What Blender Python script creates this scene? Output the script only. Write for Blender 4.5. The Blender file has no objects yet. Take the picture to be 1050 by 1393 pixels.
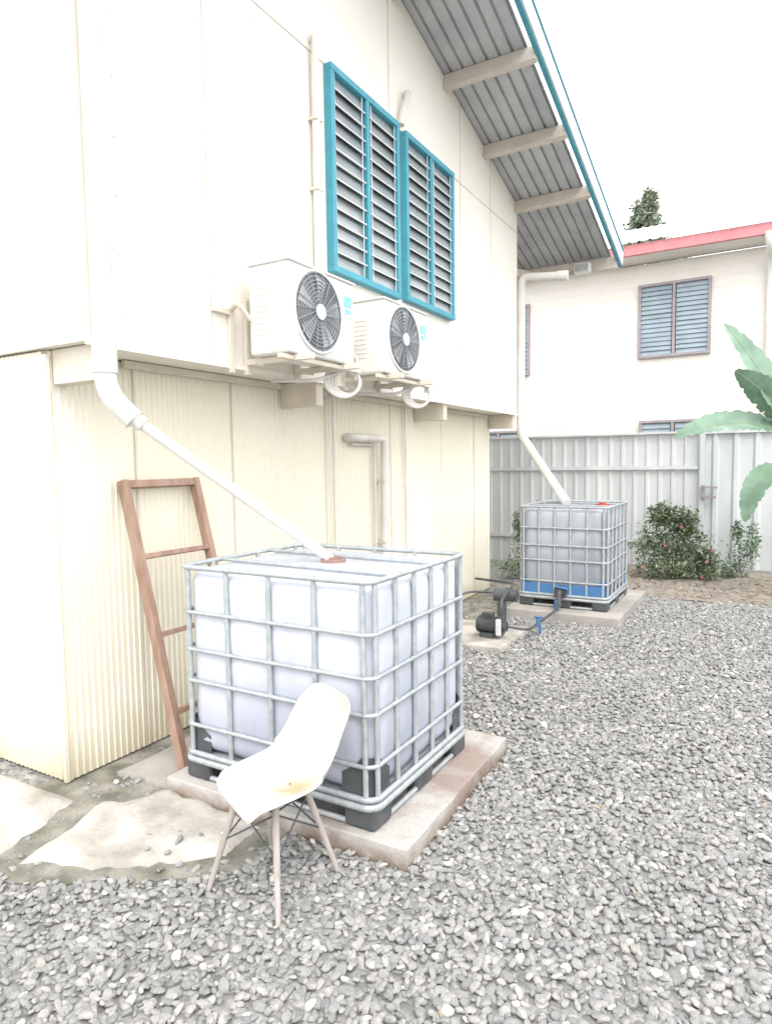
import bpy, math, random
import numpy as np
from mathutils import Vector, Matrix, noise
random.seed(7)
sc = bpy.context.scene
sc.view_settings.view_transform = 'Standard'
sc.view_settings.look = 'None'
sc.view_settings.exposure = 0
COL = sc.collection

# ------------------------------------------------------------ materials
def mat(name, c, rough=0.6, c2=None, scale=4.0, bump=0.0, bscale=None, metal=0.0, stretch=(1,1,1), detail=6, lo=0.35, hi=0.65, spec=0.5):
    m = bpy.data.materials.new(name); m.use_nodes = True
    nt = m.node_tree; N = nt.nodes; L = nt.links
    b = N['Principled BSDF']
    b.inputs['Roughness'].default_value = rough
    b.inputs['Metallic'].default_value = metal
    b.inputs['Specular IOR Level'].default_value = spec
    b.inputs['Base Color'].default_value = (*c, 1)
    tc = N.new('ShaderNodeTexCoord'); mp = N.new('ShaderNodeMapping')
    mp.inputs['Scale'].default_value = stretch
    L.new(tc.outputs['Object'], mp.inputs['Vector'])
    if c2 is not None:
        n = N.new('ShaderNodeTexNoise'); n.inputs['Scale'].default_value = scale; n.inputs['Detail'].default_value = detail
        L.new(mp.outputs[0], n.inputs['Vector'])
        r = N.new('ShaderNodeValToRGB')
        r.color_ramp.elements[0].position = lo; r.color_ramp.elements[1].position = hi
        r.color_ramp.elements[0].color = (*c, 1); r.color_ramp.elements[1].color = (*c2, 1)
        L.new(n.outputs['Fac'], r.inputs['Fac']); L.new(r.outputs['Color'], b.inputs['Base Color'])
    if bump > 0:
        n2 = N.new('ShaderNodeTexNoise'); n2.inputs['Scale'].default_value = bscale or scale*4; n2.inputs['Detail'].default_value = 5
        L.new(mp.outputs[0], n2.inputs['Vector'])
        bp = N.new('ShaderNodeBump'); bp.inputs['Strength'].default_value = bump; bp.inputs['Distance'].default_value = 0.01
        L.new(n2.outputs['Fac'], bp.inputs['Height']); L.new(bp.outputs[0], b.inputs['Normal'])
    return m
def add_zgrad(m, z0, z1, dark, noise_amt=.25, nscale=3.0, stretch=(1,1,1)):
    """multiply base colour by a height dependent stain / fill level"""
    nt=m.node_tree; N=nt.nodes; L=nt.links; b=N['Principled BSDF']; src=b.inputs['Base Color'].links[0].from_socket
    g=N.new('ShaderNodeTexCoord'); s=N.new('ShaderNodeSeparateXYZ'); L.new(g.outputs['Object'],s.inputs[0])
    mp=N.new('ShaderNodeMapping'); mp.inputs['Scale'].default_value=stretch; L.new(g.outputs['Object'],mp.inputs[0])
    nz=N.new('ShaderNodeTexNoise'); nz.inputs['Scale'].default_value=nscale; nz.inputs['Detail'].default_value=5; L.new(mp.outputs[0],nz.inputs['Vector'])
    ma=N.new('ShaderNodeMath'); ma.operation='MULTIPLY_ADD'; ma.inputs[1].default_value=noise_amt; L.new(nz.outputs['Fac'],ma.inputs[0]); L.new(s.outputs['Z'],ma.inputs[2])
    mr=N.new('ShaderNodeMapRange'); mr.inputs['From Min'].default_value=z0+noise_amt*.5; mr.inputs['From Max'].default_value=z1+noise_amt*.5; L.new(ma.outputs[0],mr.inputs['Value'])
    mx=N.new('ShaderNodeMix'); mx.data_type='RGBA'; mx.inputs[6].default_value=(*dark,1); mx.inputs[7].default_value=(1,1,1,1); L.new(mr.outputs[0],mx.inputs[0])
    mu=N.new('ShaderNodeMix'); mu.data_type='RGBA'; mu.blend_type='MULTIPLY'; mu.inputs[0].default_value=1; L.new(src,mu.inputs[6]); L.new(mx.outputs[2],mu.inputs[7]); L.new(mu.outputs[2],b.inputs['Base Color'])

M_up   = mat('painted_sheet_upper', (.83,.80,.73), .55, (.79,.75,.67), .8, .08, 6, stretch=(1,1,.35))
M_low  = mat('painted_ribbed_lower', (.82,.785,.67), .5, (.77,.73,.60), 1.2, .05, 8, stretch=(1,1,.3))
add_zgrad(M_low, -.05, .30, (.70,.66,.58), .6, 3, (1,1,.4))
M_joint= mat('joint_dark', (.48,.45,.40), .8, (.6,.56,.48), 5)  # darker colour for sheet joints, laps, nail heads and side vents
M_trim = mat('cream_timber', (.68,.63,.54), .6, (.60,.55,.46), 5, .15, 20)
M_purl = mat('purlin_paint', (.62,.56,.50), .6, (.54,.48,.42), 5, .1, 20)
M_roofu= mat('roof_sheet_under', (.52,.53,.54), .5, (.43,.44,.46), 3, .05, 9, metal=.05)
M_blue = mat('teal_paint', (.065,.33,.42), .5, (.055,.28,.37), 6, .05, 25)
M_barge= mat('barge_paint', (.78,.82,.83), .5, (.72,.76,.78), 4)
M_white= mat('white_plastic', (.76,.75,.72), .4, (.68,.67,.64), 5, .03, 20)
M_pvc  = mat('pvc_pipe', (.70,.68,.65), .4, (.60,.57,.53), 4, .03, 20)
M_dark = mat('dark_grille', (.14,.15,.16), .5, (.19,.20,.21), 8)
M_black= mat('black_plastic', (.045,.05,.055), .5, (.09,.095,.10), 6, .1, 30)  # this and the other dark base colours lifted slightly to imitate haze
M_galv = mat('galvanised_steel', (.44,.47,.48), .45, (.34,.37,.38), 20, .08, 60, metal=.25)
M_bot  = mat('bottle_hdpe', (.62,.65,.71), .3, (.50,.53,.60), 1.8, .04, 10, stretch=(1.6,1.6,.5))
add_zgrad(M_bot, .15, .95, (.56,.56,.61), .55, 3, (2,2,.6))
M_bot2 = mat('bottle_hdpe_grey', (.34,.36,.40), .3, (.45,.47,.51), 2.2, .04, 10, stretch=(1,1,.6))
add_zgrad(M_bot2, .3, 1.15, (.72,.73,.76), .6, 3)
for m_ in (M_bot,M_bot2):   # waxy translucent HDPE
    b_=m_.node_tree.nodes['Principled BSDF']; b_.inputs['Coat Weight'].default_value=.15; b_.inputs['Coat Roughness'].default_value=.25
M_wood = mat('red_timber', (.27,.165,.12), .65, (.38,.26,.20), 6, .25, 40, stretch=(3,3,.6))
M_legw = mat('weathered_wood', (.32,.28,.25), .7, (.42,.38,.35), 12, .3, 60, stretch=(2,2,.5))
M_conc = mat('concrete', (.43,.40,.37), .9, (.30,.28,.26), 2.5, .5, 40)
M_concl= mat('concrete_pale', (.52,.49,.45), .9, (.30,.28,.24), 3.5, .7, 35, lo=.42, hi=.66, detail=9)
M_slab = mat('stained_slab', (.30,.235,.205), .85, (.44,.42,.395), 3.2, .6, 40, lo=.38, hi=.56, detail=10)
add_zgrad(M_slab, .0, .085, (.52,.42,.33), .16, 11)
M_soil = mat('soil', (.19,.165,.14), .95, (.32,.285,.24), 14, .9, 60, detail=9)
M_moss = mat('mossy_ground', (.13,.135,.10), .95, (.31,.29,.25), 6, .9, 50, detail=9)
M_glass= mat('louvre_glass', (.25,.29,.30), .15, (.33,.36,.37), 2, spec=.6)
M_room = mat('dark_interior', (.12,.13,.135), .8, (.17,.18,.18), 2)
M_bars = mat('white_bars', (.62,.64,.64), .4, (.55,.57,.57), 9)
M_fence= mat('fence_metal', (.64,.655,.66), .5, (.54,.56,.57), 2.2, .06, 12, metal=.05, stretch=(1,1,.3))
M_gate = mat('gate_metal', (.62,.645,.645), .4, (.50,.54,.54), 2.0, .06, 12, metal=.12, stretch=(1,1,.3))
M_red  = mat('red_paint', (.58,.22,.23), .5, (.52,.19,.20), 4)
M_roofp= mat('faded_roof', (.60,.52,.52), .6, (.53,.46,.46), 3)
M_brown= mat('window_timber_mauve', (.26,.225,.24), .6, (.33,.29,.30), 8)
M_glassb=mat('louvre_glass_blue', (.22,.28,.32), .2, (.28,.345,.39), 3)
M_farw = mat('weatherboard', (.76,.73,.68), .6, (.69,.65,.59), 1, .05, 8, stretch=(1,1,.5))
M_lblue= mat('blue_plastic', (.07,.20,.42), .4, (.06,.17,.36), 6)
M_redc = mat('red_cap', (.50,.07,.06), .4, (.40,.06,.05), 6)
M_rust = mat('rusty_cap', (.30,.19,.16), .6, (.24,.14,.12), 10)
M_cyan = mat('label_cyan', (.15,.50,.58), .4, (.3,.62,.68), 30)
M_leaf = mat('foliage', (.085,.13,.06), .5, (.13,.19,.085), 6)
M_leafd= mat('foliage_light', (.17,.22,.13), .5, (.26,.30,.19), 5)
M_tree = mat('tree_foliage', (.20,.25,.18), .5, (.28,.33,.25), 2)
M_treel= mat('tree_foliage_light', (.32,.37,.28), .5, (.38,.43,.33), 2)
M_ban  = mat('banana_leaf', (.13,.22,.15), .4, (.20,.31,.22), 5, .1, 30)
M_bark = mat('bark', (.2,.15,.11), .9, (.13,.10,.07), 12, .5, 50)
M_pink = mat('flower_pink', (.60,.14,.24), .5, (.70,.28,.38), 20)
M_dry  = mat('dry_leaf', (.30,.22,.15), .8, (.42,.34,.24), 20)

# ------------------------------------------------------------ mesh builder
def empty(name, loc=(0,0,0)):
    e = bpy.data.objects.new(name, None); e.location = loc; e.empty_display_size=.2; COL.objects.link(e); return e
def perp(t):
    a = Vector((0,0,1)) if abs(t.z) < .9 else Vector((1,0,0))
    u = t.cross(a).normalized(); return u, t.cross(u).normalized()
class MB:
    def __init__(s): s.v=[]; s.f=[]; s.sm=[]
    def add(s, vs, fs, smooth=False):
        o=len(s.v); s.v += [tuple(p) for p in vs]
        for f in fs: s.f.append(tuple(i+o for i in f)); s.sm.append(smooth)
    def box(s, a, b):
        x0,y0,z0=a; x1,y1,z1=b
        s.add([(x0,y0,z0),(x1,y0,z0),(x1,y1,z0),(x0,y1,z0),(x0,y0,z1),(x1,y0,z1),(x1,y1,z1),(x0,y1,z1)],
              [(0,3,2,1),(4,5,6,7),(0,1,5,4),(1,2,6,5),(2,3,7,6),(3,0,4,7)]); return s
    def beam(s, p, q, w, h, up=(0,0,1)):
        p=Vector(p); q=Vector(q); t=(q-p).normalized(); u=t.cross(Vector(up)).normalized(); n=u.cross(t).normalized()
        vs=[]
        for c in (p,q):
            for a,b in ((-1,-1),(1,-1),(1,1),(-1,1)): vs.append(c+u*(a*w/2)+n*(b*h/2))
        s.add(vs,[(0,1,2,3),(4,7,6,5),(0,4,5,1),(1,5,6,2),(2,6,7,3),(3,7,4,0)]); return s
    def tube(s, pts, r, closed=False, seg=10, r2=None):
        P=[Vector(p) for p in pts]; n=len(P); vs=[]; u=None
        for i in range(n):
            if closed: t=(P[(i+1)%n]-P[i-1]).normalized()
            else: t=(P[min(i+1,n-1)]-P[max(i-1,0)]).normalized()
            if u is None: u,w=perp(t)
            else:
                u=(u-t*u.dot(t)).normalized(); w=t.cross(u).normalized()
            rr = r if r2 is None else r+(r2-r)*i/(n-1)
            for k in range(seg):
                a=2*math.pi*k/seg; vs.append(P[i]+u*(math.cos(a)*rr)+w*(math.sin(a)*rr))
        fs=[]
        for i in range(n if closed else n-1):
            j=(i+1)%n
            for k in range(seg):
                k2=(k+1)%seg; fs.append((i*seg+k,i*seg+k2,j*seg+k2,j*seg+k))
        s.add(vs,fs,True)
        if not closed:
            s.add([vs[k] for k in range(seg)],[tuple(range(seg))[::-1]]); s.add(vs[-seg:],[tuple(range(seg))])
        return s
    def prism(s, pts, z0, z1):
        n=len(pts)
        s.add([(x,y,z0) for x,y in pts]+[(x,y,z1) for x,y in pts],
              [tuple(range(n))[::-1],tuple(range(n,2*n))]+[(i,(i+1)%n,(i+1)%n+n,i+n) for i in range(n)]); return s
    def build(s, name, m, parent=None, bevel=0, xf=None):
        me=bpy.data.meshes.new(name); me.from_pydata(s.v,[],s.f); me.materials.append(m)
        me.polygons.foreach_set('use_smooth', s.sm); me.update()
        if xf is not None: me.transform(xf)
        o=bpy.data.objects.new(name,me); COL.objects.link(o)
        if parent is not None:
            o.parent=parent; o.matrix_parent_inverse=Matrix.Translation(-Vector(parent.location))
        if bevel:
            b=o.modifiers.new('bev','BEVEL'); b.width=bevel; b.segments=2; b.limit_method='ANGLE'
        return o
def rnd_path(pts, r=.08, n=6):
    P=[Vector(p) for p in pts]; out=[P[0]]
    for i in range(1,len(P)-1):
        a=(P[i-1]-P[i]); b=(P[i+1]-P[i]); d=min(r,a.length*.49,b.length*.49)
        A=P[i]+a.normalized()*d; B=P[i]+b.normalized()*d
        for k in range(n+1):
            t=k/n; out.append(A*(1-t)**2+P[i]*2*t*(1-t)+B*t*t)
    out.append(P[-1]); return out
def corr(mb, o, U, length, V, height, Nn, pitch, amp, prof='sine'):
    o=Vector(o);U=Vector(U).normalized();V=Vector(V).normalized();Nn=Vector(Nn).normalized()
    n=int(length/pitch); prs=[]
    for i in range(n):
        if prof=='sine':
            for k in range(6): prs.append(((i+k/6)*pitch, amp*.5*(1-math.cos(2*math.pi*k/6))))
        elif prof=='rib':
            for a,h in ((0,0),(.30,0),(.42,amp),(.60,amp),(.72,0)): prs.append(((i+a)*pitch,h))
        else:
            for a,h in ((0,0),(.72,0),(.78,amp),(.92,amp),(.98,0)): prs.append(((i+a)*pitch,h))
    prs.append((n*pitch,0)); vs=[]
    for u,h in prs:
        p=o+U*u+Nn*h; vs += [p, p+V*height]
    mb.add(vs,[(2*i,2*i+2,2*i+3,2*i+1) for i in range(len(prs)-1)], prof=='sine')

# ------------------------------------------------------------ main building
XU=-3.0; XL=-3.38; Y0=2.17; Y1=8.72; ZF=2.42
zr=lambda y: 7.35-.25*y
B=empty('two_storey_house',(-6,5.5,0))
mb=MB(); prof=[(Y0,ZF),(Y1,ZF),(Y1,zr(Y1)),(3.0,zr(3.0)),(Y0,zr(3.0)-.21)]
n=len(prof); mb.add([(XU,y,z) for y,z in prof]+[(-12,y,z) for y,z in prof],[tuple(range(n)),tuple(range(n,2*n))[::-1]]+[(i+n,(i+1)%n+n,(i+1)%n,i) for i in range(n)])
mb.build('upper_storey_walls',M_up,B)
mb=MB().box((-12,Y0+.06,0),(XL-.02,Y1-.06,ZF-.002)); mb.build('lower_storey_core',M_low,B)
mb=MB(); corr(mb,(XL,Y0+.04,.02),(0,1,0),Y1-Y0-.08,(0,0,1),ZF-.03,(1,0,0),.042,.007,'rib')
corr(mb,(XL-6,Y0+.035,.02),(1,0,0),6,(0,0,1),ZF-.03,(0,-1,0),.042,.007,'rib')
mb.build('ribbed_cladding',M_low,B)
mb=MB()
for y in (2.75,3.6,4.75,5.9,7.1,8.1): mb.box((XL+.007,y,.02),(XL+.0095,y+.007,ZF-.03))
mb.build('lower_sheet_laps',M_joint,B)
mb=MB().box((XL-.01,Y0+.02,.02),(XL+.014,Y0+.045,ZF-.03)); mb.build('corner_flashing',M_low,B)
mb=MB()
for y in (3.05,5.30,6.85,7.75): mb.box((XU,y,ZF+.001),(XU+.004,y+.009,zr(y)-.01))
mb.box((XU,Y0,4.80),(XU+.0045,Y1,4.809))
mb.build('sheet_joints',M_joint,B)
mb=MB()
for y in (2.45,3.08,3.6,4.2,5.33,6.0,6.8,7.7):
    for k in range(8): mb.tube([(XU,y-.05,2.6+k*.3),(XU+.003,y-.05,2.6+k*.3)],.006,seg=6)
mb.build('nail_heads',M_joint,B)
mb=MB()
for y in (2.23,4.15,6.42,8.60): mb.box((XL+.016,y,ZF-.19),(XU-.015,y+.09,ZF-.004))
mb.box((XL+.016,Y0+.5,ZF-.05),(XL+.05,Y1-.2,ZF-.004))
mb.build('floor_joists',M_trim,B,.004)
mb=MB().box((XU+.001,Y0-.0,ZF-.02),(XU+.012,Y1,ZF+.01)); mb.build('bottom_trim',M_up,B)
# roof
XR=-2.0; YE=10.42
S=.25
nn=Vector((0,S,1)).normalized(); sl=Vector((0,1,-S)).normalized()
Lr=(YE-3.0)*math.sqrt(1+S*S)
mb=MB(); corr(mb,(-12,3.0,zr(3.0)+.02),(1,0,0),12+XR,sl,Lr,nn,.13,.03,'box')
sl2=Vector((0,-1,-S)).normalized(); corr(mb,(-12,3.0,zr(3.0)+.02),(1,0,0),12+XR,sl2,2.4,Vector((0,-S,1)),.13,.03,'box')
mb.build('roof_sheeting',M_roofu,B)
mb=MB()
for y in (4.35,5.38,6.48,7.56,8.66):
    z=zr(y)-.065; mb.beam((XU+.002,y,z),(XR-.03,y,z),.07,.15,up=nn)
mb.beam((-9,YE-.12,zr(YE)-.08),(XR-.03,YE-.12,zr(YE)-.08),.05,.17)
mb.beam((XU-.3,Y1+.15,zr(Y1)-.75),(XU-.3,YE-.3,zr(YE)-.1),.07,.09)
mb.build('purlins',M_purl,B,.003)
mb=MB(); mb.beam((XR,3.0,zr(3.0)+.02),(XR,YE+.05,zr(YE+.05)+.02),.05,.20,up=nn)
mb.build('barge_board',M_barge,B)
mb=MB(); mb.beam((XR-.015,3.0,zr(3.0)-.092),(XR-.015,YE+.05,zr(YE+.05)-.092),.045,.022,up=nn)
mb.beam((XR+.015,3.0,zr(3.0)+.130),(XR+.015,YE+.05,zr(YE+.05)+.130),.05,.014,up=nn)
mb.build('barge_trim',M_blue,B)
mb=MB(); mb.beam((-9,YE+.06,zr(YE)-.06),(XR-.03,YE+.06,zr(YE)-.06),.10,.12); mb.build('eave_gutter',M_trim,B,.01)
mb=MB().box((-2.58,YE-.40,zr(YE)-.22),(-2.36,YE-.26,zr(YE)-.08)); mb.box((-2.50,YE-.27,zr(YE)-.17),(-2.44,YE-.14,zr(YE)-.12)); mb.build('flood_light',M_white,B,.01)
MB().box((-2.565,YE-.404,zr(YE)-.205),(-2.375,YE-.401,zr(YE)-.095)).build('flood_light_glass',M_galv,B)

# louvre windows
def louvre(parent, axis, c0, c1, z0, z1, plane, panels, mf, mg, bars, fw=.05, blades=13, tag=''):
    def P(u0,u1,za,zb,d0,d1):
        if axis=='y': return ((plane+d0,u0,za),(plane+d1,u1,zb))
        return ((u0,plane-d1,za),(u1,plane-d0,zb))
    mb=MB(); 
    mb.box(*P(c0,c1,z1-fw,z1,.001,.07)); mb.box(*P(c0,c1,z0,z0+fw,.001,.07))
    us=[c0+(c1-c0)*i/panels for i in range(panels+1)]
    for i,u in enumerate(us):
        a=u-(fw/2 if 0<i<panels else 0)-(fw if i==panels else 0); mb.box(*P(a,a+fw,z0+fw,z1-fw,.001,.068))
    mb.build('window_frame'+tag,mf,parent,.004)
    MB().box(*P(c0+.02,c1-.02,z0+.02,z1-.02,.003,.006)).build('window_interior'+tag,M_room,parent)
    mb=MB(); mb2=MB(); h=(z1-z0-2*fw)/blades
    rg=random.Random(int(c0*100))
    for i in range(panels):
        a=us[i]+fw*.8; b=us[i+1]-fw*.8
        for k in range(blades):
            zc=z0+fw+(k+.5)*h; o=.045+rg.uniform(-.008,.004)
            if axis=='y': mb.add([(plane+o,a,zc-h*.5),(plane+o,b,zc-h*.5),(plane+.015,b,zc+h*.55),(plane+.015,a,zc+h*.55)],[(0,1,2,3)])
            else: mb.add([(a,plane-o,zc-h*.5),(b,plane-o,zc-h*.5),(b,plane-.015,zc+h*.55),(a,plane-.015,zc+h*.55)],[(0,1,2,3)])
        if bars:
            for k in range(1,blades,1):
                zc=z0+fw+k*h
                q=P(a-.01,b+.01,zc-.0055,zc+.0055,.052,.058); mb2.box(*q)
            for u in (a+.03,b-.03): mb2.box(*P(u-.005,u+.005,z0+fw,z1-fw,.047,.0515))
    mb.build('louvre_blades'+tag,mg,parent)
    if bars: mb2.build('window_bars'+tag,M_bars,parent)
louvre(B,'y',4.31,5.38,3.26,4.80,XU,2,M_blue,M_glass,True)
louvre(B,'y',5.50,6.56,3.28,4.79,XU,2,M_blue,M_glass,True)

# conduits
mb=MB()
mb.tube(rnd_path([(XU-.02,4.14,4.88),(XU+.06,4.14,4.92),(XU+.045,4.14,4.7),(XU+.04,4.14,3.05)],.05),.032)
mb.tube(rnd_path([(XU-.02,5.58,5.13),(XU+.07,5.56,5.15),(XU+.05,5.48,4.95),(XU+.05,5.44,4.81)],.06),.03)
mb.build('conduit_pipe',M_pvc,B)
mb=MB()
mb.tube([(XU-.3,4.78,2.42),(XU-.3,4.8,.3)],.015); 
mb.tube(rnd_path([(XL+.03,5.05,2.02),(XL+.10,5.05,2.02),(XL+.10,5.62,2.02),(XL+.08,5.62,.2)],.06),.038)
mb.tube(rnd_path([(XL+.05,5.12,1.96),(XL+.05,5.52,1.96),(XL+.05,5.52,.2)],.03),.012)
mb.tube([(XL+.05,6.15,2.4),(XL+.05,6.15,.2)],.013)
mb.build('drain_pipe',M_pvc,B)
mb=MB()
for z in (1.6,1.0,.5): mb.box((XL+.01,5.575,z),(XL+.125,5.665,z+.02))
for z in (4.3,3.8): mb.box((XU+.002,4.10,z),(XU+.075,4.18,z+.018))
mb.build('pipe_clips',M_trim,B)

# downpipes
D=empty('downpipe',(XU,2.3,2))
mb=MB(); mb.tube(rnd_path([(-2.945,2.24,6.2),(-2.945,2.24,2.16),(-2.84,2.32,2.02)],.1),.055,seg=16)
mb.tube([(-2.945,2.24,2.42),(-2.945,2.24,2.26)],.062,seg=16)
mb.tube([(-2.87,2.29,2.06),(-2.12,3.02,1.25)],.028,seg=12); mb.tube([(-2.87,2.29,2.065),(-2.81,2.35,1.995)],.040,seg=14)
mb.build('pipe',M_pvc,D)
D2=empty('downpipe',(XU,8.8,3))
mb=MB(); mb.tube(rnd_path([(-2.42,8.86,4.20),(-2.96,8.78,4.24),(-2.97,8.78,2.15),(-2.13,8.0,1.27)],.10),.055,seg=14)
mb.tube([(-2.50,8.85,4.205),(-2.36,8.87,4.195)],.066,seg=14); mb.build('pipe',M_pvc,D2)

# ------------------------------------------------------------ AC units
M_wire=mat('grille_wire',(.22,.24,.26),.5,(.3,.32,.33),10); M_fanb=mat('fan_blade',(.36,.39,.41),.4,(.42,.44,.46),5); M_hub=mat('hub',(.6,.64,.66),.4,(.52,.56,.58),5)
def ac(y0,y1):
    x0,x1,z0,z1=-2.87,-2.55,2.47,3.025
    A=empty('air_conditioner_unit',((x0+x1)/2,(y0+y1)/2,z0))
    MB().box((x0,y0,z0),(x1,y1,z1)).build('casing',M_white,A,.02)
    MB().box((x0-.01,y0-.01,z1-.005),(x1+.01,y1+.01,z1+.010)).build('top_cover',M_white,A,.006)
    cy=y0+.30; cz=(z0+z1)/2+.01; R=.245
    mb=MB(); mb.tube([(x1-.02,cy,cz),(x1+.006,cy,cz)],R,seg=40); mb.build('fan_opening',M_dark,A)
    mb=MB()
    circ=lambda r,x:[(x,cy+r*math.cos(a),cz+r*math.sin(a)) for a in [2*math.pi*i/40 for i in range(40)]]
    for i in range(10): mb.tube(circ(R*(i+1)/10.,x1+.018-.008*(i/10)),.0035,closed=True,seg=5)
    for i in range(18):
        a=2*math.pi*i/18; mb.tube([(x1+.02,cy+.04*math.cos(a),cz+.04*math.sin(a)),(x1+.012,cy+R*math.cos(a+.35),cz+R*math.sin(a+.35))],.003,seg=5)
    mb.build('fan_grille',M_wire,A)
    mb=MB(); mb.tube(circ(R+.012,x1+.006),.010,closed=True,seg=8); mb.build('fan_ring',M_white,A)
    mb=MB()
    for i in range(5):
        a=2*math.pi*i/5; c=lambda r,t,x:(x,cy+r*math.cos(a+t),cz+r*math.sin(a+t))
        mb.add([c(.05,0,x1+.008),c(.22,-.1,x1+.008),c(.23,.45,x1+.011),c(.06,.6,x1+.011)],[(0,1,2,3)])
    mb.build('fan_blades',M_fanb,A)
    mb=MB(); mb.tube([(x1+.01,cy,cz),(x1+.028,cy,cz)],.05,seg=24); mb.build('fan_hub',M_hub,A)
    MB().box((x1+.001,y1-.13,z1-.17),(x1+.003,y1-.03,z1-.10)).build('label',M_cyan,A)
    MB().box((x1+.001,y1-.115,z1-.215),(x1+.003,y1-.04,z1-.185)).build('label_small',M_cyan,A)
    mb=MB()
    for k in range(9): mb.box((x0+.05,y0-.002,z0+.12+k*.035),(x0+.16,y0-.001,z0+.124+k*.035))
    mb.build('side_vents',M_joint,A)
    mb=MB()
    for y in (y0+.08,y1-.12):
        mb.box((XU+.003,y,z0-.04),(x1+.10,y+.04,z0-.002)); mb.box((XU+.003,y+.002,z0-.10),(XU+.035,y+.038,z0+.38))
        mb.beam((XU+.02,y+.02,z0-.02),(x0+.03,y+.02,z0-.04),.02,.03)
    mb.box((x1-.06,y0-.05,z0-.038),(x1-.03,y1+.12,z0-.010)); mb.build('wall_bracket',M_trim,A,.003)
    mb=MB()
    for k in range(4):
        r=.11-.008*k; c=Vector((x1-.12,y1+.02+.02*k,z0-.10)); mb.tube([c+Vector((r*.6*math.cos(t),r*1.1*math.cos(t),r*math.sin(t))) for t in [2*math.pi*i/24 for i in range(24)]],.013,closed=True,seg=8)
    mb.tube(rnd_path([(x1-.1,y1+.01,z0+.12),(x1-.05,y1+.1,z0+.08),(x1-.08,y1+.12,z0-.08)],.05),.016)
    mb.tube(rnd_path([(x1-.15,y1+.0,z0-.04),(x1-.2,y1-.2,z0-.11),(XU-.1,y1-.25,z0-.09)],.08),.014)
    mb.build('refrigerant_hose',M_pvc,A)
    mb=MB()
    mb.tube(rnd_path([(XU,y0-.02,z0+.30),(XU+.16,y0-.13,z0+.30),(XU+.16,y0-.03,z0+.22)],.03),.018)
    mb.box((XU+.002,y0-.20,z0+.26),(XU+.03,y0-.02,z0+.29)); mb.box((XU+.002,y0-.06,z0-.1),(XU+.03,y0-.03,z0+.26))
    mb.build('line_set',M_trim,A)
ac(3.25,3.98); ac(4.40,5.12)

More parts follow.
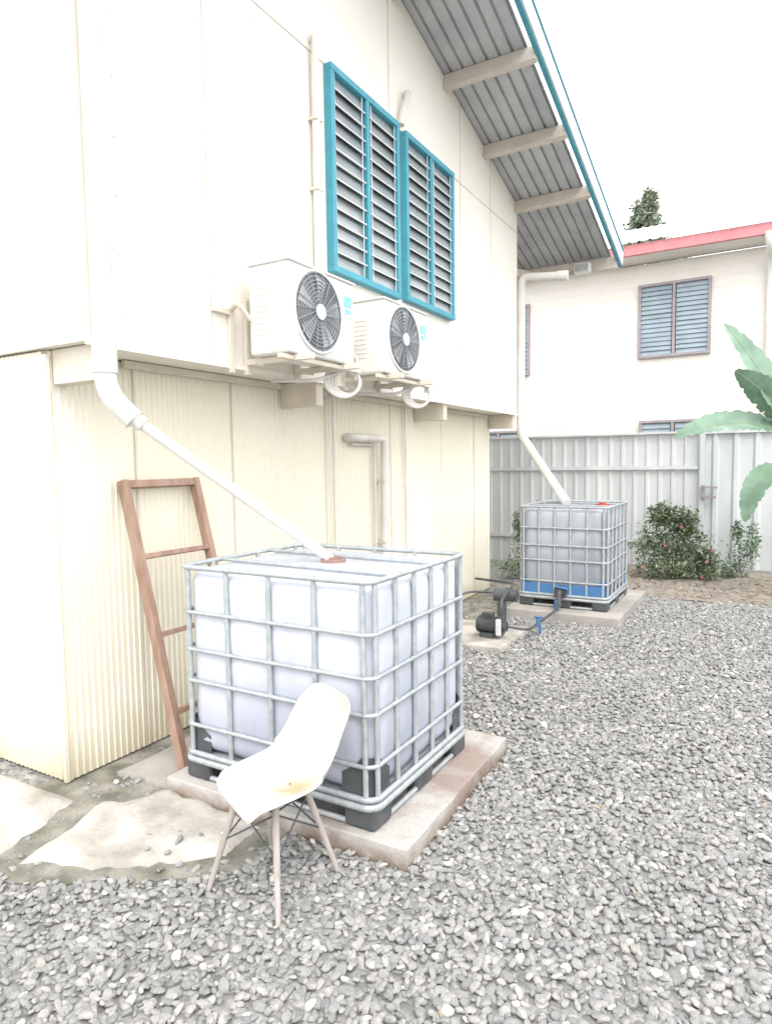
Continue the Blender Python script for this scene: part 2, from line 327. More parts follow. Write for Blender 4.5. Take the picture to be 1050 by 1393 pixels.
# ------------------------------------------------------------ IBC tanks
def rrect(x0,x1,y0,y1,r,nseg=6,sub=1):
    pts=[]
    cs=[(x1-r,y1-r,0),(x0+r,y1-r,90),(x0+r,y0+r,180),(x1-r,y0+r,270)]
    arcs=[[(cx+r*math.cos(math.radians(a+90*k/nseg)),cy+r*math.sin(math.radians(a+90*k/nseg))) for k in range(nseg+1)] for cx,cy,a in cs]
    for i in range(4):
        pts+=arcs[i]; p=arcs[i][-1]; q=arcs[(i+1)%4][0]
        for k in range(1,sub): pts.append((p[0]+(q[0]-p[0])*k/sub,p[1]+(q[1]-p[1])*k/sub))
    return pts
def tank(x0,x1,y0,y1,zb,mbot,nx,ny,bluebase,capmat,cap):
    T=empty('water_storage_tank',((x0+x1)/2,(y0+y1)/2,zb))
    g=.020; mb=MB(); W=x1-x0; Dp=y1-y0; vs=[]; SUB=30; NZ=40; zz0=zb+.15; zz1=zb+1.135; H=zz1-zz0
    levels=[.15,.30,.54,.71,.91,1.15]
    for j in range(NZ+1):
        t=j/NZ; ins=0; rz=.07; z=zz0+t*H
        if z-zz0<rz: ins=rz-math.sqrt(max(0,rz*rz-(rz-(z-zz0))**2))
        if zz1-z<rz: ins=rz-math.sqrt(max(0,rz*rz-(rz-(zz1-z))**2))
        ring=rrect(x0+g+ins*.8,x1-g-ins*.8,y0+g+ins*.8,y1-g-ins*.8,.10,6,SUB)
        hz=z-zb; seg=[i for i in range(5) if levels[i]<=hz<=levels[i+1]]; bv=0
        if seg: a,b=levels[seg[0]],levels[seg[0]+1]; bv=math.sin(math.pi*(hz-a)/(b-a))
        for (x,y) in ring:
            fx=(x-x0)/W; fy=(y-y0)/Dp; onx=(abs(x-(x0+g+ins*.8))<1e-4 or abs(x-(x1-g-ins*.8))<1e-4)
            f=fy*ny if onx else fx*nx
            d=.014*abs(math.sin(math.pi*f))**.6*(.4+.6*bv)-.006+.006*noise.noise(Vector((x*3,y*3,z*3+x0)))
            cx,cy=(x0+x1)/2,(y0+y1)/2
            if onx: x+=d*(1 if x>cx else -1)
            elif abs(y-(y0+g+ins*.8))<1e-4 or abs(y-(y1-g-ins*.8))<1e-4: y+=d*(1 if y>cy else -1)
            vs.append((x,y,z))
    m=len(ring); fs=[(j*m+i,j*m+(i+1)%m,(j+1)*m+(i+1)%m,(j+1)*m+i) for j in range(NZ) for i in range(m)]
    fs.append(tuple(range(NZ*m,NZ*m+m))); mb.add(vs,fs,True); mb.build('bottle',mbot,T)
    rg=random.Random(int(-x0*100))
    mb=MB()
    for h,r in ((.30,.011),(.54,.011),(.71,.011),(.91,.011),(1.15,.014)):
        mb.tube([(x+rg.uniform(-.001,.001),y,zb+h+.003*noise.noise(Vector((x*2,y*2,h*9)))) for x,y in rrect(x0+.004,x1-.004,y0+.004,y1-.004,.06,6,6)],r,closed=True,seg=8)
    mb.tube([(x,y,zb+.145) for x,y in rrect(x0+.004,x1-.004,y0+.004,y1-.004,.06,6)],.015,closed=True,seg=8)
    for i in range(nx+1):
        x=x0+.05+(W-.1)*i/nx
        for y in (y0+.010,y1-.010):
            dx=rg.uniform(-.004,.004); mb.tube([(x,y,zb+.14),(x+dx,y,zb+1.15)],.0135,seg=8)
    for i in range(ny+1):
        y=y0+.05+(Dp-.1)*i/ny
        for x in (x0+.010,x1-.010):
            dx=rg.uniform(-.004,.004); mb.tube([(x,y,zb+.14),(x,y+dx,zb+1.15)],.0135,seg=8)
    for f in (.3,.7):
        mb.tube([(x0,y0+Dp*f,zb+1.15),(x1,y0+Dp*(f-.06),zb+1.15)],.011,seg=8)
    mb.build('cage',M_galv,T)
    mb=MB(); s=.17
    for cx in (x0,x1-s):
        for cy in (y0,y1-s): mb.box((cx,cy,zb),(cx+s,cy+s,zb+.12))
    mx=(x0+x1)/2; my=(y0+y1)/2
    for cy in (y0,y1-s*.8): mb.box((mx-.1,cy,zb),(mx+.1,cy+s*.8,zb+.10))
    for cx in (x0,x1-s*.8): mb.box((cx,my-.09,zb),(cx+s*.8,my+.09,zb+.10))
    mb.build('pallet_feet',M_black,T,.02)
    mb=MB()
    mb.tube([(x,y,zb+.018) for x,y in rrect(x0+.02,x1-.02,y0+.02,y1-.02,.08,5)],.014,closed=True,seg=8)
    mb.tube([(x,y,zb+.11) for x,y in rrect(x0+.0,x1-.0,y0+.0,y1-.0,.06,5)],.018,closed=True,seg=8)
    mb.box((x0+.03,y0+.03,zb+.115),(x1-.03,y1-.03,zb+.148)); mb.build('pallet_frame',M_galv,T)
    mb=MB()
    for sx,sy in ((1,-1),(-1,-1),(1,1),(-1,1)):
        cx=x1-g+.008 if sx>0 else x0+g-.008; cy=y1-g+.008 if sy>0 else y0+g-.008
        path=[(cx-sx*.17,cy),(cx-sx*.09,cy)]+[(cx-sx*.09+sx*.09*math.sin(t),cy-sy*.09+sy*.09*math.cos(t)) for t in [math.pi/2*k/6 for k in range(1,6)]]+[(cx,cy-sy*.09),(cx,cy-sy*.15)]
        hs=[.14,.20]+[.24]*5+[.20,.14]
        vv=[(p[0],p[1],zb+.14) for p in path]+[(p[0],p[1],zb+.14+h*.8) for p,h in zip(path,hs)]
        k=len(path); mb.add(vv,[(i,i+1,i+1+k,i+k) for i in range(k-1)],True)
    mb.build('corner_guard',M_lblue if bluebase else M_black,T)
    if bluebase:
        MB().box((x0+.03,y0+.004,zb+.15),(x1-.03,y0+.022,zb+.27)).build('base_plate',M_lblue,T,.004)
        mb=MB(); mb.tube(rnd_path([(mx,y0+.05,zb+.2),(mx,y0-.12,zb+.2),(mx,y0-.14,zb+.05)],.04),.03); mb.tube([(mx,y0-.03,zb+.2),(mx,y0-.07,zb+.2)],.075,seg=16)
        mb.build('outlet_valve',M_black,T)
        mb=MB(); mb.tube([(mx-.05,y0-.08,zb+.26),(mx+.09,y0-.08,zb+.24)],.014); mb.tube([(mx-.02,y0-.14,zb+.12),(mx-.02,y0-.14,zb-.02)],.024); mb.build('valve_handle',M_lblue,T)
    mb=MB(); mb.tube([(cap[0],cap[1],zb+1.12),(cap[0],cap[1],zb+1.15)],.07 if not bluebase else .085,seg=24); mb.tube([(cap[0],cap[1],zb+1.15),(cap[0],cap[1],zb+1.165)],.04,seg=16); mb.build('filler_cap',capmat,T)
    return T
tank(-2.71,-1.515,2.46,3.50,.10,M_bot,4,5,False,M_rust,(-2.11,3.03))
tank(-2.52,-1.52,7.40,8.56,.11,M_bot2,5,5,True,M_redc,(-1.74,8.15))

# ------------------------------------------------------------ ground things
def blob(pts, sub=8, amp=.02, seed=0):
    out=[]; n=len(pts)
    for i in range(n):
        a=Vector(pts[i]); b=Vector(pts[(i+1)%n]); d=(b-a); nrm=Vector((d.y,-d.x)).normalized()
        for k in range(sub):
            p=a+d*k/sub; w=noise.noise(Vector((p.x*6,p.y*6,seed)))+.5*noise.noise(Vector((p.x*19,p.y*19,seed)))
            p=p+nrm*amp*w; out.append((p.x,p.y))
    return out
S1=blob([(-2.80,2.40),(-1.33,2.42),(-1.36,3.76),(-2.80,3.76)],30,.006,1)
MB().prism(S1,-.02,.10).build('tank_slab',M_slab,None,.006)
S2=blob([(-2.62,7.15),(-1.35,7.15),(-1.35,8.9),(-2.62,8.9)],14,.008,2)
MB().prism(S2,-.02,.11).build('tank_slab',M_conc,None,.008)
S3=blob([(-3.0,5.75),(-2.14,5.75),(-2.14,6.65),(-3.0,6.65)],10,.015,3)
MB().prism(S3,-.02,.05).build('pump_slab',M_concl,None,.008)
def dome(name, pts, h, m, seed):
    """irregular concrete patch, slightly domed with eroded edge"""
    c=Vector((sum(p[0] for p in pts)/len(pts),sum(p[1] for p in pts)/len(pts))); mb=MB(); vs=[]; n=len(pts); K=10
    for k in range(K+1):
        t=k/K
        for x,y in pts:
            q=c+(Vector((x,y))-c)*(1-t)
            z=h*min(1,(t*7)**.5)+ (0 if k==0 else .006*noise.noise(Vector((q.x*5,q.y*5,seed))))
            if k==0: z=-.01
            vs.append((q.x,q.y,z))
    mb.add(vs,[(k*n+i,k*n+(i+1)%n,(k+1)*n+(i+1)%n,(k+1)*n+i) for k in range(K) for i in range(n)],True)
    mb.build(name,m)
P1=blob([(-2.90,1.62),(-2.42,1.84),(-2.06,2.12),(-2.10,2.40),(-2.8,2.43),(-3.02,2.15)],10,.06,5)
dome('concrete_patch',P1,.035,M_concl,1)
P2=blob([(-5.5,.6),(-3.2,.9),(-2.98,1.60),(-3.14,2.10),(-5.5,2.14)],12,.04,6)
dome('concrete_apron',P2,.06,M_concl,2)
P3=blob([(-3.5,2.05),(-3.1,1.5),(-2.85,1.52),(-2.3,1.78),(-1.95,2.08),(-2.0,2.5),(-2.75,2.55),(-2.75,9.3),(-3.5,9.3)],16,.06,7)
MB().prism(P3,-.02,.008).build('mossy_strip',M_moss)
P4=blob([(-3.22,2.42),(-2.78,2.45),(-2.78,3.9),(-3.22,3.9)],12,.03,9)
MB().prism(P4,-.02,.03).build('concrete_strip',M_conc)

def ground_mat():
    m=bpy.data.materials.new('gravel_ground'); m.use_nodes=True; nt=m.node_tree; N=nt.nodes; L=nt.links; b=N['Principled BSDF']; b.inputs['Roughness'].default_value=.9
    tc=N.new('ShaderNodeTexCoord'); v=N.new('ShaderNodeTexVoronoi'); v.inputs['Scale'].default_value=34
    L.new(tc.outputs['Object'],v.inputs['Vector']); sep=N.new('ShaderNodeSeparateColor'); L.new(v.outputs['Color'],sep.inputs[0])
    r=N.new('ShaderNodeValToRGB'); r.color_ramp.elements[0].color=(.17,.167,.158,1); r.color_ramp.elements[1].color=(.37,.365,.345,1)
    L.new(sep.outputs[0],r.inputs[0]); L.new(r.outputs[0],b.inputs['Base Color'])
    bp=N.new('ShaderNodeBump'); bp.inputs['Strength'].default_value=.8; bp.inputs['Distance'].default_value=.02; bp.invert=True
    L.new(v.outputs['Distance'],bp.inputs['Height']); L.new(bp.outputs[0],b.inputs['Normal']); return m
mb=MB(); mb.add([(-400,-400,0),(400,-400,0),(400,400,0),(-400,400,0)],[(0,1,2,3)]); mb.build('ground',ground_mat())

# soil bank near fence
bankh=lambda x,y:(lambda e: e*(.07+.07*noise.noise(Vector((x*1.5,y*1.5,0)))+.035*noise.noise(Vector((x*7,y*7,1)))+.02*noise.noise(Vector((x*18,y*18,3))))-.01*(1-e))(min(1,max(0,(y-9.0-.25*math.sin(x*1.3)-(.0 if x>-1.2 else .3))/.8))*min(1,(x+3.4)/.3))
mb=MB(); nx,ny=90,40; vs=[]
for j in range(ny+1):
    for i in range(nx+1):
        x=-3.4+7.4*i/nx; y=9.0+2.28*j/ny; vs.append((x,y,bankh(x,y)))
mb.add(vs,[(j*(nx+1)+i,j*(nx+1)+i+1,(j+1)*(nx+1)+i+1,(j+1)*(nx+1)+i) for j in range(ny) for i in range(nx)],True)
mb.build('soil_bank',M_soil)
rg=random.Random(21); mb=MB()
for _ in range(900):
    x=rg.uniform(-1.9,2.2); y=9.1+rg.random()**1.2*2.0; z=bankh(x,y)+.012
    a=Vector((rg.gauss(0,1),rg.gauss(0,1),rg.gauss(0,.25))).normalized(); b=a.cross(Vector((rg.gauss(0,.4),rg.gauss(0,.4),1))).normalized(); s=rg.uniform(.03,.08)
    p=Vector((x,y,z)); mb.add([p,p+a*s*.5+b*s*.25,p+a*s,p+a*s*.5-b*s*.25],[(0,1,2,3)])
for _ in range(120):
    x=rg.uniform(-2.9,1.5); y=rg.uniform(1.8,9.0); z=.035
    if -2.85<x<-1.3 and (2.3<y<3.8 or 7<y<9): continue
    a=Vector((rg.gauss(0,1),rg.gauss(0,1),rg.gauss(0,.15))).normalized(); b=a.cross(Vector((rg.gauss(0,.3),rg.gauss(0,.3),1))).normalized(); s=rg.uniform(.02,.045)
    p=Vector((x,y,z)); mb.add([p,p+a*s*.5+b*s*.22,p+a*s,p+a*s*.5-b*s*.22],[(0,1,2,3)])
mb.build('leaf_litter',M_dry)

# ------------------------------------------------------------ gravel
def stone_mat():
    m=bpy.data.materials.new('stone'); m.use_nodes=True; nt=m.node_tree; N=nt.nodes; L=nt.links; b=N['Principled BSDF']; b.inputs['Roughness'].default_value=.8; b.inputs['Specular IOR Level'].default_value=.3
    oi=N.new('ShaderNodeObjectInfo'); r=N.new('ShaderNodeValToRGB'); cr=r.color_ramp; cr.interpolation='LINEAR'
    cr.elements[0].position=0; cr.elements[0].color=(.22,.222,.215,1); cr.elements[1].position=1; cr.elements[1].color=(.62,.60,.56,1)
    for p,c in ((.3,(.27,.273,.27)),(.6,(.32,.318,.31)),(.80,(.36,.34,.315)),(.94,(.41,.40,.38))):
        e=cr.elements.new(p); e.color=(*c,1)
    L.new(oi.outputs['Random'],r.inputs[0])
    tc=N.new('ShaderNodeTexCoord'); n=N.new('ShaderNodeTexNoise'); n.inputs['Scale'].default_value=6; L.new(tc.outputs['Object'],n.inputs['Vector'])
    mx=N.new('ShaderNodeMix'); mx.data_type='RGBA'; mx.blend_type='MULTIPLY'; mx.inputs[0].default_value=.5
    L.new(r.outputs[0],mx.inputs[6]); r2=N.new('ShaderNodeValToRGB'); r2.color_ramp.elements[0].color=(.6,.6,.6,1); r2.color_ramp.elements[0].position=.3; r2.color_ramp.elements[1].position=.7
    L.new(n.outputs['Fac'],r2.inputs[0]); L.new(r2.outputs[0],mx.inputs[7]); L.new(mx.outputs[2],b.inputs['Base Color']); return m
MS=stone_mat()
import bmesh
sc_col=bpy.data.collections.new('gravel_stones')
for k in range(8):
    bm=bmesh.new(); bmesh.ops.create_icosphere(bm,subdivisions=2,radius=.5)
    sx,sy,sz=random.uniform(.85,1.25),random.uniform(.6,.9),random.uniform(.35,.6)
    planes=[(Vector((random.gauss(0,1),random.gauss(0,1),random.gauss(0,1))).normalized(),random.uniform(.28,.40)) for _ in range(9)]
    for v in bm.verts:
        p=v.co.copy()
        for nrm,d in planes:
            q=p.dot(nrm)
            if q>d: p-=nrm*(q-d)*.9
        p*=1+.12*noise.noise(p*3+Vector((k*9,0,0)))
        v.co=Vector((p.x*sx,p.y*sy,p.z*sz))
    me=bpy.data.meshes.new('pebble'); bm.to_mesh(me); bm.free(); me.materials.append(MS)
    for p in me.polygons: p.use_smooth=(k%2==0)
    o=bpy.data.objects.new('pebble',me); sc_col.objects.link(o)
def inpoly(x,y,poly):
    c=np.zeros(len(x),bool); n=len(poly); j=n-1
    for i in range(n):
        xi,yi=poly[i]; xj,yj=poly[j]
        t=((yi>y)!=(yj>y))&(x<(xj-xi)*(y-yi)/(yj-yi+1e-12)+xi); c^=t; j=i
    return c
rng=np.random.default_rng(3)
Nn=84000; X=rng.uniform(-3.3,2.2,Nn); Y=rng.uniform(.7,9.6,Nn)
keep=np.ones(Nn,bool)
for poly in (S1,S2,S3,P1,P2): keep&=~inpoly(X,Y,poly)
pr=rng.random(Nn)
strip=inpoly(X,Y,P3); keep&=~(strip&(pr>.10))
bank=(Y>9.05+.25*np.sin(X*1.3)+(X<-1.2)*.3); keep&=~(bank&(pr>.15))
X=X[keep];Y=Y[keep]; Z=rng.uniform(.0,.016,len(X))+.004*np.sin(X*5)*np.sin(Y*4)
ex=[(-2.5+rng.random()*.5,1.8+rng.random()*.5,.045) for _ in range(8)]+[(-3.4-rng.random(),1.2+rng.random()*.8,.065) for _ in range(14)]
me=bpy.data.meshes.new('gravel'); me.from_pydata(list(zip(X.tolist(),Y.tolist(),Z.tolist()))+[tuple(map(float,e)) for e in ex],[],[])
gr=bpy.data.objects.new('gravel',me); COL.objects.link(gr)
ng=bpy.data.node_groups.new('gravel_scatter','GeometryNodeTree')
ng.interface.new_socket('Geometry',in_out='INPUT',socket_type='NodeSocketGeometry'); ng.interface.new_socket('Geometry',in_out='OUTPUT',socket_type='NodeSocketGeometry')
gi=ng.nodes.new('NodeGroupInput'); go=ng.nodes.new('NodeGroupOutput'); ip=ng.nodes.new('GeometryNodeInstanceOnPoints'); ci=ng.nodes.new('GeometryNodeCollectionInfo')
ci.inputs['Collection'].default_value=sc_col; ci.inputs['Separate Children'].default_value=True; ci.inputs['Reset Children'].default_value=True
ip.inputs['Pick Instance'].default_value=True
rr=ng.nodes.new('FunctionNodeRandomValue'); rr.data_type='FLOAT_VECTOR'; rr.inputs[0].default_value=(-.5,-.5,0); rr.inputs[1].default_value=(.5,.5,6.28)
rs=ng.nodes.new('FunctionNodeRandomValue'); rs.data_type='FLOAT'; rs.inputs[2].default_value=.022; rs.inputs[3].default_value=.058
ng.links.new(gi.outputs[0],ip.inputs['Points']); ng.links.new(ci.outputs[0],ip.inputs['Instance'])
ng.links.new(rr.outputs[0],ip.inputs['Rotation']); ng.links.new(rs.outputs[1],ip.inputs['Scale']); ng.links.new(ip.outputs[0],go.inputs[0])
md=gr.modifiers.new('scatter','NODES'); md.node_group=ng

# ------------------------------------------------------------ chair
def chair():
    loc=(-1.755,2.10,0); ll=(-1.79,2.085,0)
    C=empty('plastic_shell_chair',loc)
    xf=Matrix.Translation(loc)@Matrix.Rotation(math.atan2(-.90,-.44),4,'Z')@Matrix.Scale(.98,4)
    xl=Matrix.Translation(ll)@Matrix.Rotation(math.atan2(-1,-.04),4,'Z')
    prof=[(.212,.402,.160,.0),(.207,.430,.198,.008),(.18,.447,.220,.020),(.12,.446,.232,.033),(.04,.438,.236,.050),(-.04,.432,.236,.068),(-.10,.437,.236,.084),(-.145,.458,.234,.096),(-.175,.495,.231,.095),(-.20,.55,.229,.080),(-.222,.62,.225,.063),(-.243,.69,.217,.050),(-.260,.735,.207,.038),(-.268,.765,.192,.027),(-.274,.79,.165,.017),(-.277,.808,.115,.007)]
    R=[]
    for i in range(len(prof)-1):
        for k in range(3):
            t=k/3; R.append([prof[i][c]*(1-t)+prof[i+1][c]*t for c in range(4)])
    R.append(list(prof[-1])); n=len(R); nU=20; vs=[]
    for i in range(n):
        a=R[max(0,i-2)]; b=R[min(n-1,i+2)]; tx,tz=b[0]-a[0],b[1]-a[1]; l=math.hypot(tx,tz)
        nx_,nz_=tz/l,-tx/l
        for j in range(nU+1):
            u=-1+2*j/nU; e=abs(u)**2.4*R[i][3]*1.15
            vs.append((R[i][0]+nx_*e, u*R[i][2], R[i][1]+nz_*e))
    mb=MB(); mb.add(vs,[(i*(nU+1)+j,i*(nU+1)+j+1,(i+1)*(nU+1)+j+1,(i+1)*(nU+1)+j) for i in range(n-1) for j in range(nU)],True)
    ms=mat('chair_plastic',(.56,.55,.525),.4,(.49,.475,.445),3,.02,20)
    nt=ms.node_tree; b=nt.nodes['Principled BSDF']; src=b.inputs['Base Color'].links[0].from_socket
    geo=nt.nodes.new('ShaderNodeTexCoord'); vm=nt.nodes.new('ShaderNodeVectorMath'); vm.operation='DISTANCE'
    c=xf@Vector((-.04,.06,.44)); vm.inputs[1].default_value=c
    nt.links.new(geo.outputs['Object'],vm.inputs[0]); nz=nt.nodes.new('ShaderNodeTexNoise'); nz.inputs['Scale'].default_value=25; nt.links.new(geo.outputs['Object'],nz.inputs['Vector'])
    ma=nt.nodes.new('ShaderNodeMath'); ma.operation='MULTIPLY_ADD'; ma.inputs[1].default_value=.14; nt.links.new(nz.outputs['Fac'],ma.inputs[0]); nt.links.new(vm.outputs['Value'],ma.inputs[2])
    rp=nt.nodes.new('ShaderNodeValToRGB'); rp.color_ramp.elements[0].position=.10; rp.color_ramp.elements[0].color=(1,1,1,1); rp.color_ramp.elements[1].position=.19; rp.color_ramp.elements[1].color=(0,0,0,1); nt.links.new(ma.outputs[0],rp.inputs[0])
    mx=nt.nodes.new('ShaderNodeMix'); mx.data_type='RGBA'; mx.inputs[7].default_value=(.42,.34,.20,1)
    nt.links.new(rp.outputs[0],mx.inputs[0]); nt.links.new(src,mx.inputs[6]); nt.links.new(mx.outputs[2],b.inputs['Base Color'])
    o=mb.build('shell',ms,C,0,xf); s=o.modifiers.new('sol','SOLIDIFY'); s.thickness=.007; s.offset=0
    ss=o.modifiers.new('sub','SUBSURF'); ss.levels=1; ss.render_levels=1
    mb=MB(); 
    for sx in (1,-1):
        for sy in (1,-1): mb.tube([(sx*.09,sy*.10,.422),(sx*.195,sy*.195,.0)],.016,seg=12,r2=.011)
    mb.build('legs',M_legw,C,0,xl)
    mb=MB(); tp=lambda sx,sy,t:(sx*(.09+.105*t),sy*(.10+.095*t),.422*(1-t))
    for a,b in (((1,1),(1,-1)),((1,1),(-1,1)),((-1,-1),(1,-1)),((-1,-1),(-1,1))):
        mb.tube([tp(*a,.1),tp(*b,.48)],.004,seg=6); mb.tube([tp(*b,.1),tp(*a,.48)],.004,seg=6)
    mb.tube([tp(1,1,.08),tp(-1,1,.08),tp(-1,-1,.08),tp(1,-1,.08)],.006,closed=True,seg=6)
    for a in ((1,1),(1,-1),(-1,1),(-1,-1)): mb.tube([tp(*a,.08),(a[0]*.05,a[1]*.05,.426)],.007,seg=6)
    mb.build('wire_braces',M_black,C,0,xl)
chair()

# ------------------------------------------------------------ ladder
Ld=empty('wooden_ladder',(-3.1,2.95,0)); mb=MB()
lp=lambda y,t:(-2.84+(-3.33+2.84)*t,y,.03+1.67*t)
for y in (2.57,3.13): mb.beam(lp(y,0),lp(y+.05,1),.045,.06,up=(1,0,.27))
mb.build('rails',M_wood,Ld,.003); mb=MB()
for t in (.985,.73,.46,.20): mb.beam(lp(2.594+.05*t,t),lp(3.106+.05*t,t),.05,.03 if t<.9 else .045,up=(-.27,0,1))
mb.build('rungs',M_wood,Ld,.003)

# ------------------------------------------------------------ pump
Pm=empty('water_pump',(-2.4,6.2,.05)); mb=MB()
mb.tube([(-2.50,6.10,.17),(-2.28,6.10,.17)],.075,seg=20)
for i in range(8): mb.tube([(-2.49+i*.024,6.10,.17),(-2.485+i*.024,6.10,.17)],.084,seg=20)
mb.box((-2.46,6.03,.05),(-2.32,6.17,.10)); mb.box((-2.45,6.06,.24),(-2.34,6.14,.29))
mb.tube([(-2.28,6.10,.17),(-2.24,6.10,.17)],.095,seg=20); mb.tube([(-2.24,6.10,.17),(-2.20,6.10,.17)],.05,seg=16)
mb.tube(rnd_path([(-2.26,6.10,.25),(-2.26,6.10,.42),(-2.40,6.9,.45),(-2.9,7.0,.45)],.08),.014)
mb.tube([(-2.42,6.55,.05),(-2.42,6.55,.30)],.05,seg=16); mb.tube([(-2.42,6.55,.30),(-2.42,6.55,.36)],.035,seg=12)
mb.tube([(-2.50,6.55,.38),(-2.26,6.58,.38)],.065,seg=14)
mb.tube(rnd_path([(-2.42,6.55,.34),(-2.3,6.6,.40),(-2.75,6.4,.42),(-2.9,6.1,.30)],.1),.012)
mb.tube(rnd_path([(-2.20,6.10,.17),(-2.02,6.2,.13),(-2.0,7.0,.15),(-1.99,7.27,.18)],.1),.014)
mb.build('motor_and_hoses',M_black,Pm,0)
mb=MB(); mb.box((-2.285,6.0,.09),(-2.235,6.04,.25)); mb.build('end_bell',M_bars,Pm,.01)
mb=MB(); mb.tube([(-2.0,6.45,.12),(-2.0,6.45,.20)],.018); mb.tube([(-2.04,6.45,.21),(-1.95,6.45,.21)],.010); mb.tube([(-2.0,6.52,.03),(-2.0,6.52,.13)],.015)
mb.build('tap',M_lblue,Pm)

# ------------------------------------------------------------ fence & gate
F=empty('corrugated_metal_fence',(-4,11.3,0)); mb=MB()
corr(mb,(-9.04,11.3,.02),(1,0,0),8.18,(0,0,1),2.17,(0,-1,0),.19,.022,'rib'); mb.build('sheets',M_fence,F)
mb=MB(); mb.box((-9,11.235,1.62),(-.98,11.27,1.68)); mb.box((-9,11.235,.45),(-.98,11.27,.51)); mb.box((-9,11.22,2.18),(-.98,11.29,2.21))
for x in (-6.5,-4,-2.55): mb.box((x,11.31,0),(x+.06,11.37,2.1))
mb.build('rails',M_fence,F)
G=empty('metal_gate',(0,11.3,0)); mb=MB()
corr(mb,(-.885,11.285,.10),(1,0,0),1.68,(0,0,1),2.09,(0,-1,0),.28,.04,'rib'); corr(mb,(.83,11.3,.10),(1,0,0),5.6,(0,0,1),2.09,(0,-1,0),.28,.04,'rib'); mb.build('sheets',M_gate,G)
mb=MB(); 
for x in (-.955,.79): mb.box((x,11.21,0),(x+.075,11.279,2.22))
mb.box((-.88,11.215,2.16),(6,11.275,2.21)); mb.build('frame',M_gate,G)
mb=MB(); mb.box((-.93,11.16,1.33),(-.70,11.205,1.36)); mb.box((-.90,11.15,1.18),(-.72,11.20,1.21)); mb.box((-.92,11.17,1.16),(-.88,11.208,1.38)); mb.build('latch',M_brown,G)

# ------------------------------------------------------------ neighbouring house
H=empty('neighbouring_house',(-1,15,0)); YH=15.0
MB().box((-9,YH+.02,0),(6,YH+7,5.85)).build('walls_core',M_farw,H)
mb=MB(); z=.0
while z<5.8:
    mb.add([(-9,YH-.0,z),(6,YH-.0,z),(6,YH+.005,z+.2),(-9,YH+.005,z+.2),(-9,YH+.005,z),(6,YH+.005,z)],[(0,1,2,3),(4,5,1,0)]); z+=.2
mb.build('weatherboards',M_farw,H)
louvre(H,'x',-2.50,-1.12,3.90,5.42,YH,2,M_brown,M_glassb,False,.055,15)
louvre(H,'x',-5.85,-4.85,3.75,5.35,YH,1,M_brown,M_glassb,False,.055,15)
louvre(H,'x',-2.45,-1.15,1.2,2.60,YH,2,M_brown,M_glassb,False,.055,11)
louvre(H,'x',-6.2,-5.0,1.2,2.50,YH,2,M_brown,M_glassb,False,.055,11)
MB().box((-9.5,YH-.62,5.90),(6.5,YH-.55,6.11)).build('fascia',M_red,H)
MB().box((-9.5,YH-.548,5.88),(6.5,YH+.1,5.91)).build('soffit',M_farw,H)
mb=MB(); corr(mb,(-9.5,YH-.68,6.13),(1,0,0),16,Vector((0,1,.38)),4.5,(0,0,1),.2,.02,'rib'); mb.build('roof',M_roofp,H)
mb=MB(); mb.tube(rnd_path([(-.15,YH-.6,5.95),(-.12,YH-.55,5.7),(-.10,YH-.1,5.5),(-.10,YH-.1,0)],.2),.07,seg=14); mb.build('downpipe',M_pvc,H)

